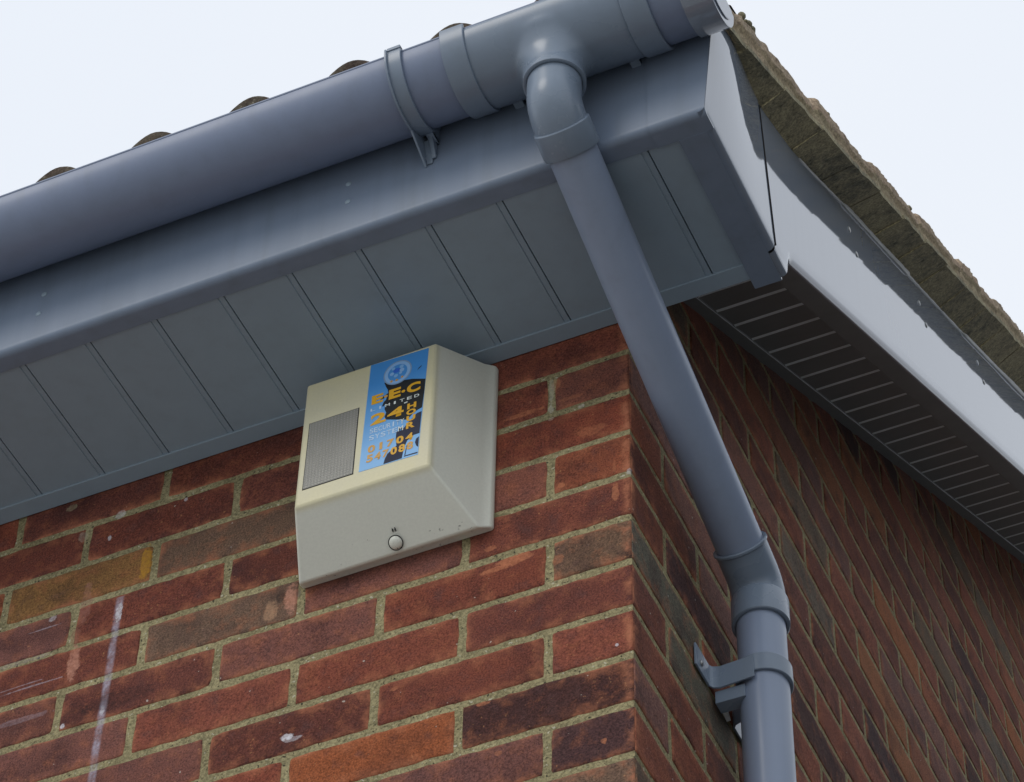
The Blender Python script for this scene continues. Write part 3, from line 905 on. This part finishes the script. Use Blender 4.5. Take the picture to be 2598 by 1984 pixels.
mb.revolve((XC, YC, .7975), (0, 0, 1), [(.0005, .0345), (0, .0352), (0, .0378), (.0010, .0392), (.012, .0392), (.013, .0386), (.020, .0384)], 64)
mb.revolve((XC, YC, .7980), (0, 0, 1), [(0, .0350), (.02, .0350)], 64)
mb.build("outlet_rim", M_FITTING, ob, autos=40)
for tx in (-.032, .127):
    mb = MB(); mb.box((tx - .0065, -.292, .8685), (tx + .0065, -.270, .8735)); mb.build("fixing_tab", M_FITTING, ob, bevel=.0008)

# gutter bracket
bk = empty("gutter_bracket", (-.150, YC, ZCG)); bk.parent = gut; bk.matrix_parent_inverse = Matrix.Translation(gut.location).inverted()
def bracket():
    mbb = MB()
    # strap
    n = 40; x0, x1 = -.1602, -.1420
    def arcsec(r, a0, a1, m_=40):
        return [(YC + r * math.cos(a0 + (a1 - a0) * i / m_), ZCG + r * math.sin(a0 + (a1 - a0) * i / m_)) for i in range(m_ + 1)]
    outer = arcsec(.0625, math.pi - .12, 2 * math.pi - .05); inner = arcsec(.0580, math.pi - .12, 2 * math.pi - .05)[::-1]
    mbb.prism(outer + inner, x0, x1, 0)
    # thin rib on the left edge, running down to the board
    rib = arcsec(.0665, math.pi - .05, 1.5 * math.pi + .25) + [(-.2735, .8110), (-.2735, .8420)] + arcsec(.0625, math.pi - .05, 2 * math.pi - .35)[::-1]
    mbb.prism(rib, -.1625, -.1598, 0)
    # clip hook at the front rim
    mbb.box((x0, YC - .0640, ZCG + .002), (x1, YC - .0555, ZCG + .0075))
    # back block: web and wedge against the board
    mbb.prism([(-.2900, .8520), (-.2735, .8520), (-.2735, .8230), (-.2760, .8230)], -.1520, -.1465, 0)
    mbb.prism([(-.2850, .8500), (-.2735, .8500), (-.2735, .8150)], -.1600, -.1515, 0)
    mbb.box((-.1530, -.2900, .8500), (-.1440, -.2735, .8560))
    mbb.prism([(-.2950, .8500), (-.2735, .8800), (-.2735, .8500)], -.1540, -.1440, 0)
    return mbb
o = bracket().build("bracket_body", M_FITTING, None, bevel=.0006)
o.name = "bracket_strap"; o.parent = bk; o.matrix_parent_inverse = Matrix.Translation((-.150, YC, ZCG)).inverted()
# (second bracket further along the eaves, out of frame, keeps the gutter held)

# ------------------------------------------------------------------ downpipe
dp = empty("downpipe", (.060, .275, GZ))
tag(dp, "grey round plastic downpipe bending back from the gutter outlet to the gable wall", "downpipe")
RP = .0312
A0 = Vector((XC, YC, .7480)); A1 = Vector((.0600, .2750, .4760)); dirn = (A1 - A0).normalized()
def bend(mbb, p_in, c, p_out, r, rad, n=14, seg=48):
    """swept round tube from p_in over a rounded corner c to p_out"""
    d0 = (c - p_in).normalized(); d1 = (p_out - c).normalized()
    path = [p_in]
    s0, s1 = c - d0 * rad, c + d1 * rad
    for i in range(n + 1):
        t = i / n
        path.append(s0 * (1 - t) ** 2 + c * 2 * t * (1 - t) + s1 * t * t)
    path.append(p_out)
    sweep(mbb, path, [r] * len(path), seg)
def sweep(mbb, path, rad, seg=48):
    up = Vector((1, 0, 0)); rings = []
    for i, p in enumerate(path):
        if i == 0: t = path[1] - path[0]
        elif i == len(path) - 1: t = path[-1] - path[-2]
        else: t = path[i + 1] - path[i - 1]
        t.normalize()
        u = (up - t * up.dot(t)).normalized(); w = t.cross(u); up = u
        rings.append([p + (u * math.cos(2 * math.pi * k / seg) + w * math.sin(2 * math.pi * k / seg)) * rad[i] for k in range(seg)])
    mbb.loft(rings)
# top elbow
mb = MB()
bend(mb, Vector((XC, YC, .835)), A0 + Vector((0, 0, 0)), A0 + dirn * .040, .0340, .024)
s0 = A0 + dirn * .021
mb.revolve(s0, dirn, [(0, .0335), (.0003, .0355), (.0016, .0366), (.034, .0366), (.0355, .0358), (.0355, .0315)], 64)
mb.build("top_elbow", M_FITTING, dp, autos=38)
mb = MB(); mb.revolve(A0 + dirn * .04, dirn, [(0, RP), ((A1 - A0).length - .08, RP)], 64); mb.build("slanted_pipe", M_PIPE, dp, smooth=True)
# lower elbow
mb = MB()
e0 = A1 - dirn * .066
bend(mb, e0 + dirn * .002, A1, Vector((A1.x, A1.y, .444)), .0340, .030)
mb.revolve(e0, dirn, [(0, .0318), (0, .0352), (.0008, .0362), (.0036, .0362), (.0048, .0350), (.005, .0335)], 64)
mb.revolve(Vector((A1.x, A1.y, .4110)), (0, 0, 1), [(0, .0322), (0, .0355), (.0012, .0368), (.040, .0368), (.0425, .0358), (.045, .0335)], 64)
mb.build("lower_elbow", M_FITTING, dp, autos=38)
mb = MB(); mb.revolve((A1.x, A1.y, GZ + .10), (0, 0, 1), [(0, RP), (.4300 - GZ - .10, RP)], 64); mb.build("vertical_pipe", M_PIPE, dp, smooth=True)
mb = MB(); mb.revolve((A1.x, A1.y, GZ), (0, 0, 1), [(0, .05), (.10, .05), (.12, .033)], 40); mb.build("drain_socket", M_FITTING, dp, smooth=True)
# wall clip
mb = MB()
cz0, cz1 = .3080, .3360
mb.revolve((A1.x, A1.y, cz0), (0, 0, 1), [(0, .0318), (0, .0350), (.0008, .0358), (cz1 - cz0 - .001, .0358), (cz1 - cz0, .0350), (cz1 - cz0, .0318)], 64)
# arms: folded strip on the near side and its twin on the far side
def arm(sgn, z0, z1, yl, yb):
    pts_ = [(.0015, yl), (.0015, yb - .010 * sgn), (.006, yb - .003 * sgn), (.014, yb), (.060, A1.y - sgn * .0352)]
    th = .0028
    outer = [Vector((a, b)) for a, b in pts_]
    off = [p + Vector((th, -th * sgn * 0.0)) if i < 2 else p + Vector((th * .3, -th * sgn)) for i, p in enumerate(outer)]
    v = [(p.x, p.y, z0) for p in outer] + [(p.x, p.y, z0) for p in off] + [(p.x, p.y, z1) for p in outer] + [(p.x, p.y, z1) for p in off]
    n_ = len(outer); f = []
    for i in range(n_ - 1):
        f += [(i, i + 1, n_ + i + 1, n_ + i), (2 * n_ + i, 3 * n_ + i, 3 * n_ + i + 1, 2 * n_ + i + 1),
              (i, 2 * n_ + i, 2 * n_ + i + 1, i + 1), (n_ + i, n_ + i + 1, 3 * n_ + i + 1, 3 * n_ + i)]
    f += [(0, n_, 3 * n_, 2 * n_), (n_ - 1, 2 * n_ + n_ - 1, 3 * n_ + n_ - 1, 2 * n_ - 1)]
    mb.add(v, f)
arm(1, .2960, .3310, .1890, .2430)
arm(-1, .2960, .3310, .3610, .3070)
mb.box((.0060, .2450, .2760), (.0450, .2650, .2955))
clip_o = mb.build("wall_clip", M_FITTING, dp, bevel=.0010)
mb = MB(); mb.sphere((.0050, .2060, .3100), .0042, (.5, 1, 1)); mb.build("clip_screw", M_METAL, clip_o, smooth=True)

# white plastic wall plug behind the pipe
M_WHITE = plastic("white_plastic", (0.78, 0.80, 0.82), 0.4, 0.1)
mb = MB()
T0 = [(.262, .2985), (.283, .3150), (.2975, .2935), (.2945, .2925)]
out_ = [(0.2620, .3010), (.2640, .3080), (.2760, .3120), (.2840, .3100), (.2980, .2925)]
hole = [(.2750, .3030), (.2860, .3040), (.2880, .2975)]
v = []
for xx in (.0005, .0060):
    v += [(xx, a, b) for a, b in out_] + [(xx, a, b) for a, b in hole]
f = []
for q in (0, 8):
    f += [(q + 0, q + 1, q + 5), (q + 1, q + 2, q + 5), (q + 2, q + 6, q + 5), (q + 2, q + 3, q + 6), (q + 3, q + 4, q + 7), (q + 3, q + 7, q + 6), (q + 4, q + 0, q + 7), (q + 0, q + 5, q + 7)]
f += [(i, (i + 1) % 5, 8 + (i + 1) % 5, 8 + i) for i in range(5)] + [(5 + i, 5 + (i + 1) % 3, 13 + (i + 1) % 3, 13 + i) for i in range(3)]
mb.add(v, f)
pl = mb.build("cable_clip", M_WHITE)
tag(pl, "small white plastic wedge clip fixed to the gable bricks beside the downpipe bracket", "clip")

# ------------------------------------------------------------------ alarm box
def make_alarm_mat():
    m, nt, b = newmat("weathered_cream_plastic")
    tc = N(nt, "ShaderNodeTexCoord"); v = tc.outputs["Object"]
    sep = N(nt, "ShaderNodeSeparateXYZ"); nt.links.new(v, sep.inputs[0])
    n1 = noise_n(nt, v, 12, 4); n2 = noise_n(nt, v, 90, 5, 0.7); n3 = noise_n(nt, v, 300, 2)
    ff = ramp(nt, math_n(nt, 'MULTIPLY', sep.outputs[1], -1.0), .0815, .0895).outputs["Color"]      # yellowed front panel
    front_c = mix(nt, ramp(nt, n1.outputs["Fac"], .35, .65).outputs["Color"], (.63, .585, .37, 1), (.58, .55, .39, 1))
    c = mix(nt, ff, (.69, .705, .62, 1), front_c)
    dirtband = ramp(nt, sep.outputs[2], .412, .440, (1,1,1,1), (0,0,0,1)).outputs["Color"]
    d = ramp(nt, math_n(nt, 'ADD', n2.outputs["Fac"], math_n(nt, 'MULTIPLY', dirtband, .13)), .71, .77).outputs["Color"]
    c = mix(nt, math_n(nt, 'MULTIPLY', d, .75), c, (.07, .065, .055, 1))
    c = mix(nt, 1.0, c, ramp(nt, n3.outputs["Fac"], .3, .7, (.97,.97,.97,1), (1.03,1.03,1.03,1)).outputs["Color"], 'MULTIPLY')
    nt.links.new(c, b.inputs["Base Color"]); b.inputs["Roughness"].default_value = .45
    bump(nt, b, n1.outputs["Fac"], .15, .001)
    return m
alarm = empty("alarm_box", (-.314, 0, .43))
tag(alarm, "cream weathered burglar alarm siren box on the brick wall under the soffit", "alarm box")
mb = MB()
YF = -.0900
F4 = [(-.4140, YF, .4730), (-.2295, YF, .4730), (-.2290, YF, .6990), (-.4125, YF, .6990)]
B4 = [(-.4400, -.0170, .4150), (-.1925, -.0190, .4150), (-.1925, -.0190, .7175), (-.4400, -.0170, .7170)]
C4 = [(-.4440, .0010, .4230), (-.1815, .0010, .4230), (-.1815, .0010, .7195), (-.4440, .0010, .7195)]
D4 = [(-.4440, -.0080, .4210), (-.1815, -.0080, .4210), (-.1815, -.0080, .7195), (-.4440, -.0080, .7195)]
mb.loft([C4, D4, B4, F4], closed=True, cap=True)
M_ALARM = make_alarm_mat()
mb.build("housing", M_ALARM, alarm, bevel=.0036)
# lens panel with fine ribs
m, nt, b = newmat("ribbed_lens")
tc = N(nt, "ShaderNodeTexCoord")
wv = N(nt, "ShaderNodeTexWave"); wv.inputs["Scale"].default_value = 70; wv.bands_direction = 'Z'; nt.links.new(tc.outputs["Object"], wv.inputs["Vector"])
wv2 = N(nt, "ShaderNodeTexWave"); wv2.inputs["Scale"].default_value = 70; wv2.bands_direction = 'X'; nt.links.new(tc.outputs["Object"], wv2.inputs["Vector"])
hh = math_n(nt, 'MULTIPLY', wv.outputs["Fac"], wv2.outputs["Fac"])
nn_ = noise_n(nt, tc.outputs["Object"], 20, 3)
nt.links.new(mix(nt, hh, mix(nt, nn_.outputs["Fac"], (.17,.17,.15,1), (.28,.275,.24,1)), (.27, .265, .245, 1)), b.inputs["Base Color"]); b.inputs["Roughness"].default_value = .3
bump(nt, b, hh, .6, .0008)
M_LENS = m
lx0, lx1, lz0, lz1 = -.4027, -.3340, .5000, .6200
mb = MB()
mb.prism([(lx0 - .0012, lz0), (lx1 - .0012, lz0), (lx1, lz1), (lx0, lz1)], YF - .0008, YF + .003, 1)
lens = mb.build("strobe_lens", M_LENS, alarm)
mb = MB()
for (p, q, r, s) in [((lx0 - .0022, lz0 - .001), (lx0 - .0010, lz0 - .001), (lx0 + .0004, lz1 + .001), (lx0 - .0010, lz1 + .001)), ((lx0 - .001, lz1 - .0001), (lx1 + .001, lz1 - .0001), (lx1 + .001, lz1 + .0011), (lx0 - .001, lz1 + .0011)),
                     ((lx1 - .0013, lz0 - .001), (lx1 - .0002, lz0 - .001), (lx1 + .0011, lz1 + .001), (lx1, lz1 + .001)), ((lx0 - .002, lz0 - .0010), (lx1, lz0 - .0010), (lx1, lz0), (lx0 - .002, lz0))]:
    mb.prism([p, q, r, s], YF - .0004, YF + .002, 1)
mb.build("lens_seal", M_DARK, lens)
# screw cover on the sloping underside
sl_n = Vector((0, -(.4730 - .4150), -(.0900 - .0160))).normalized()
sc_c = Vector((-.3010, -.0290, .4222))
mb = MB(); mb.revolve(sc_c - sl_n * .002, sl_n, [(0, .0088), (.0022, .0088), (.0045, .0078), (.0062, .0055), (.0070, .0025), (.0071, 0)], 32)
scv = mb.build("screw_cover", M_ALARM, alarm, smooth=True)
mb = MB(); mb.revolve(sc_c - sl_n * .002, sl_n, [(.0, .0088), (.0028, .0098), (.0030, .0088)], 32)
mb.build("cover_rim", M_DARK, scv)
mb = MB(); mb.sphere(sc_c + sl_n * .0035 + Vector((.001, .0060, -.0022)), .0019, seg=12, rings=8); mb.build("keyhole", M_DARK, scv, smooth=True)
mb = MB()
for dx in (-.0012, .0024):
    mb.box((sc_c.x + dx + .0022, sc_c.y - .0150, sc_c.z + .0075), (sc_c.x + dx + .0026, sc_c.y - .0105, sc_c.z + .0115))
mb.build("vent_slit", M_DARK, scv)

# ---- sticker with printing: S(u,v) -> point on the front panel
def S(u, v, d=0): return (-.3225 + .083 * u, YF - .0004 - d, .498 + .198 * v)
def flatmat(name, col, rough=.35, grad=None):
    m, nt, b = newmat(name)
    tc = N(nt, "ShaderNodeTexCoord"); n1 = noise_n(nt, tc.outputs["Object"], 45, 4)
    c = mix(nt, math_n(nt, 'MULTIPLY', n1.outputs["Fac"], .5), (*col, 1), (col[0]*.75+.04, col[1]*.8+.05, col[2]*.85+.05, 1))
    if grad:
        sep = N(nt, "ShaderNodeSeparateXYZ"); nt.links.new(tc.outputs["Object"], sep.inputs[0])
        n2 = noise_n(nt, tc.outputs["Object"], 30, 3)
        zz = math_n(nt, 'ADD', sep.outputs[2], math_n(nt, 'MULTIPLY_ADD', n2.outputs["Fac"], .05, -.025))
        c = mix(nt, ramp(nt, zz, .53, .66, (1,1,1,1), (0,0,0,1)).outputs["Color"], c, (*grad, 1))
    nt.links.new(c, b.inputs["Base Color"]); b.inputs["Roughness"].default_value = rough; b.inputs["Specular IOR Level"].default_value = .22
    return m
M_BLUE = flatmat("printed_blue", (.055, .27, .66), .3, grad=(.20, .45, .78))
M_BLACK = flatmat("printed_black", (.004, .004, .007), .6)
M_NAVY = flatmat("printed_navy", (.014, .017, .045), .6)
M_ORANGE = flatmat("printed_orange", (.72, .38, .010))
M_TAN = flatmat("printed_tan", (.62, .34, .07))
M_PWHITE = flatmat("printed_white", (.72, .76, .72))
M_PALE = flatmat("printed_pale_blue", (.26, .47, .78))
M_LETTER = flatmat("printed_pale_letter", (.50, .66, .84))
M_LBLUE = flatmat("printed_light_blue", (.22, .45, .78))
mb = MB()
q = [(-.047, .006), (.93, -.004), (1.011, .985), (.020, 1.000)]
mb.prism([(S(u, v)[0], S(u, v)[2]) for u, v in q], YF - .0004, YF + .0006, 1)
stk = mb.build("sticker", M_BLUE, alarm)
def patch(name, poly, mat, d):
    mbb = MB(); mbb.prism([(S(u, v)[0], S(u, v)[2]) for u, v in poly], YF - .0004 - d, YF - .0003, 1)
    o_ = mbb.build(name, mat, stk, fix=True)
    bm = bmesh.new(); bm.from_mesh(o_.data); bmesh.ops.triangulate(bm, faces=[f for f in bm.faces if len(f.verts) > 4]); bm.to_mesh(o_.data); bm.free()
    return o_
D1 = [(0.277, 0.784), (0.404, 0.75), (0.503, 0.738), (0.599, 0.748), (0.754, 0.733), (0.985, 0.691), (0.978, 0.589), (0.955, 0.426), (0.871, 0.413), (0.792, 0.389), (0.714, 0.353), (0.602, 0.374), (0.349, 0.42), (0.324, 0.451), (0.347, 0.486), (0.315, 0.523), (0.319, 0.569), (0.284, 0.552), (0.268, 0.562), (0.292, 0.597), (0.331, 0.613), (0.341, 0.643), (0.274, 0.628), (0.232, 0.628), (0.251, 0.644), (0.359, 0.671), (0.347, 0.704), (0.316, 0.734)]
D2 = [(0.952, 0.39), (0.936, 0.189), (0.841, 0.189), (0.736, 0.155), (0.689, 0.096), (0.665, 0.006), (0.361, 0.006), (0.376, 0.047), (0.418, 0.092), (0.509, 0.12), (0.561, 0.141), (0.54, 0.206), (0.545, 0.273), (0.641, 0.271), (0.744, 0.329), (0.874, 0.386)]
patch("printed_shape", D1, M_BLACK, .0001)
patch("printed_shape", D2, M_NAVY, .0001)
patch("printed_shape", [(0.932, 0.16), (0.886, 0.147), (0.869, 0.116), (0.893, 0.082), (0.928, 0.063)], M_NAVY, .0001)
patch("printed_shape", [(0.922, 0.008), (0.699, 0.014), (0.697, 0.023), (0.923, 0.020)], M_NAVY, .0001)
patch("printed_shape", [(0.734, 0.118), (0.747, 0.116), (0.721, 0.026), (0.704, 0.026)], M_NAVY, .0001)
patch("printed_shape", [(0.83, .80), (.90, .825), (.905, .838), (.86, .822)], M_NAVY, .0001)
# emblem: ring with smaller marks
def ringpoly(cu, cv, ru, rv, ru2, rv2, mat, d, name="emblem"):
    mbb = MB(); n_ = 48; v = []
    for i in range(n_):
        a = 2 * math.pi * i / n_
        v.append(S(cu + ru * math.cos(a), cv + rv * math.sin(a), d)); v.append(S(cu + ru2 * math.cos(a), cv + rv2 * math.sin(a), d))
    mbb.add(v, [(2*i, 2*i+1, 2*((i+1) % n_)+1, 2*((i+1) % n_)) for i in range(n_)])
    return mbb.build(name, mat, stk, fix=False)
ringpoly(.497, .842, .240, .112, .220, .102, flatmat('printed_grey_blue', (.22,.33,.50)), .00012)
ringpoly(.497, .842, .219, .1015, .165, .076, M_PALE, .00014)
ringpoly(.480, .865, .060, .022, .0, .0, flatmat("printed_deep_blue", (.03, .14, .62)), .00016)
for (cu, cv, r_, mt) in [(.40, .842, .035, M_PALE), (.57, .855, .040, M_PALE), (.47, .815, .035, M_LBLUE), (.55, .83, .025, M_PALE), (.42, .89, .030, M_LBLUE), (.56, .89, .035, M_LBLUE), (.40, .772, .024, M_TAN), (.49, .770, .024, M_TAN), (.58, .785, .022, M_TAN)]:
    ringpoly(cu, cv, r_, r_ * .45, 0, 0, mt, .00018)
for (cu, cv, mt) in [(.323, .644, M_TAN), (.619, .638, M_ORANGE)]:
    ringpoly(cu, cv, .032, .0125, 0, 0, mt, .0003, "printed_dot")
patch("printed_dash", [(.645, .516), (.70, .518), (.70, .527), (.645, .525)], M_PWHITE, .0003)

def text(body, u0, u1, v0, v1, mat, bold=.035, name="lettering", d=.0003, each=None, slant=0):
    cu = bpy.data.curves.new(name, 'FONT'); cu.body = body; cu.size = 1; cu.offset = bold; cu.space_character = 1.0
    to = bpy.data.objects.new(name, cu); COL.objects.link(to)
    dg = bpy.context.evaluated_depsgraph_get(); dg.update()
    me = bpy.data.meshes.new_from_object(to.evaluated_get(dg))
    bpy.data.objects.remove(to)
    xs_ = [v.co.x for v in me.vertices]; ys_ = [v.co.y for v in me.vertices]
    ax, bx, ay, by = min(xs_), max(xs_), min(ys_), max(ys_)
    for v in me.vertices:
        s, t = (v.co.x - ax) / (bx - ax), (v.co.y - ay) / (by - ay)
        v.co = S(u0 + (u1 - u0) * s + slant * t * 1.0, v0 + (v1 - v0) * t, d)
    me.materials.append(mat)
    o_ = bpy.data.objects.new(name, me); COL.objects.link(o_); o_.parent = stk
    return o_
text("E", .083, .278, .603, .688, M_ORANGE, .05)
text("E", .375, .576, .599, .691, M_ORANGE, .05)
text("C", .678, .906, .600, .689, M_ORANGE, .05)
def spaced(body, u0, u1, v0, v1, mats, wfrac=.62, bold=.02):
    n_ = len(body); st = (u1 - u0) / n_
    for i, ch in enumerate(body):
        w_ = wfrac * st * (0.4 if ch in "I1" else 1)
        c_ = u0 + st * (i + .5)
        text(ch, c_ - w_ / 2, c_ + w_ / 2, v0, v1, mats(i) if callable(mats) else mats, bold)
spaced("LIMITED", .055, .915, .541, .568, lambda i: M_LETTER if i < 2 else M_PWHITE, .66, .015)
text("2", .089, .350, .404, .506, M_ORANGE, .04)
text("4", .372, .645, .414, .503, M_ORANGE, .04)
text("H", .703, .854, .447, .500, M_ORANGE, .045)
text("O", .696, .853, .391, .441, M_ORANGE, .045)
text("U", .703, .850, .332, .383, M_ORANGE, .045)
text("R", .703, .847, .264, .322, M_ORANGE, .045)
spaced("SECURITY", .085, .668, .331, .376, lambda i: M_LETTER if i < 7 else M_PWHITE, .86, .012)
spaced("SYSTEM", .080, .662, .267, .312, lambda i: M_LETTER if i < 5 else M_PWHITE, .86, .012)
spaced("01704", .062, .849, .152, .218, lambda i: M_TAN if i < 3 else M_ORANGE, .78, .04)
spaced("547088", .055, .855, .066, .135, lambda i: M_TAN if i in (0, 1, 2, 5) else M_ORANGE, .80, .04)
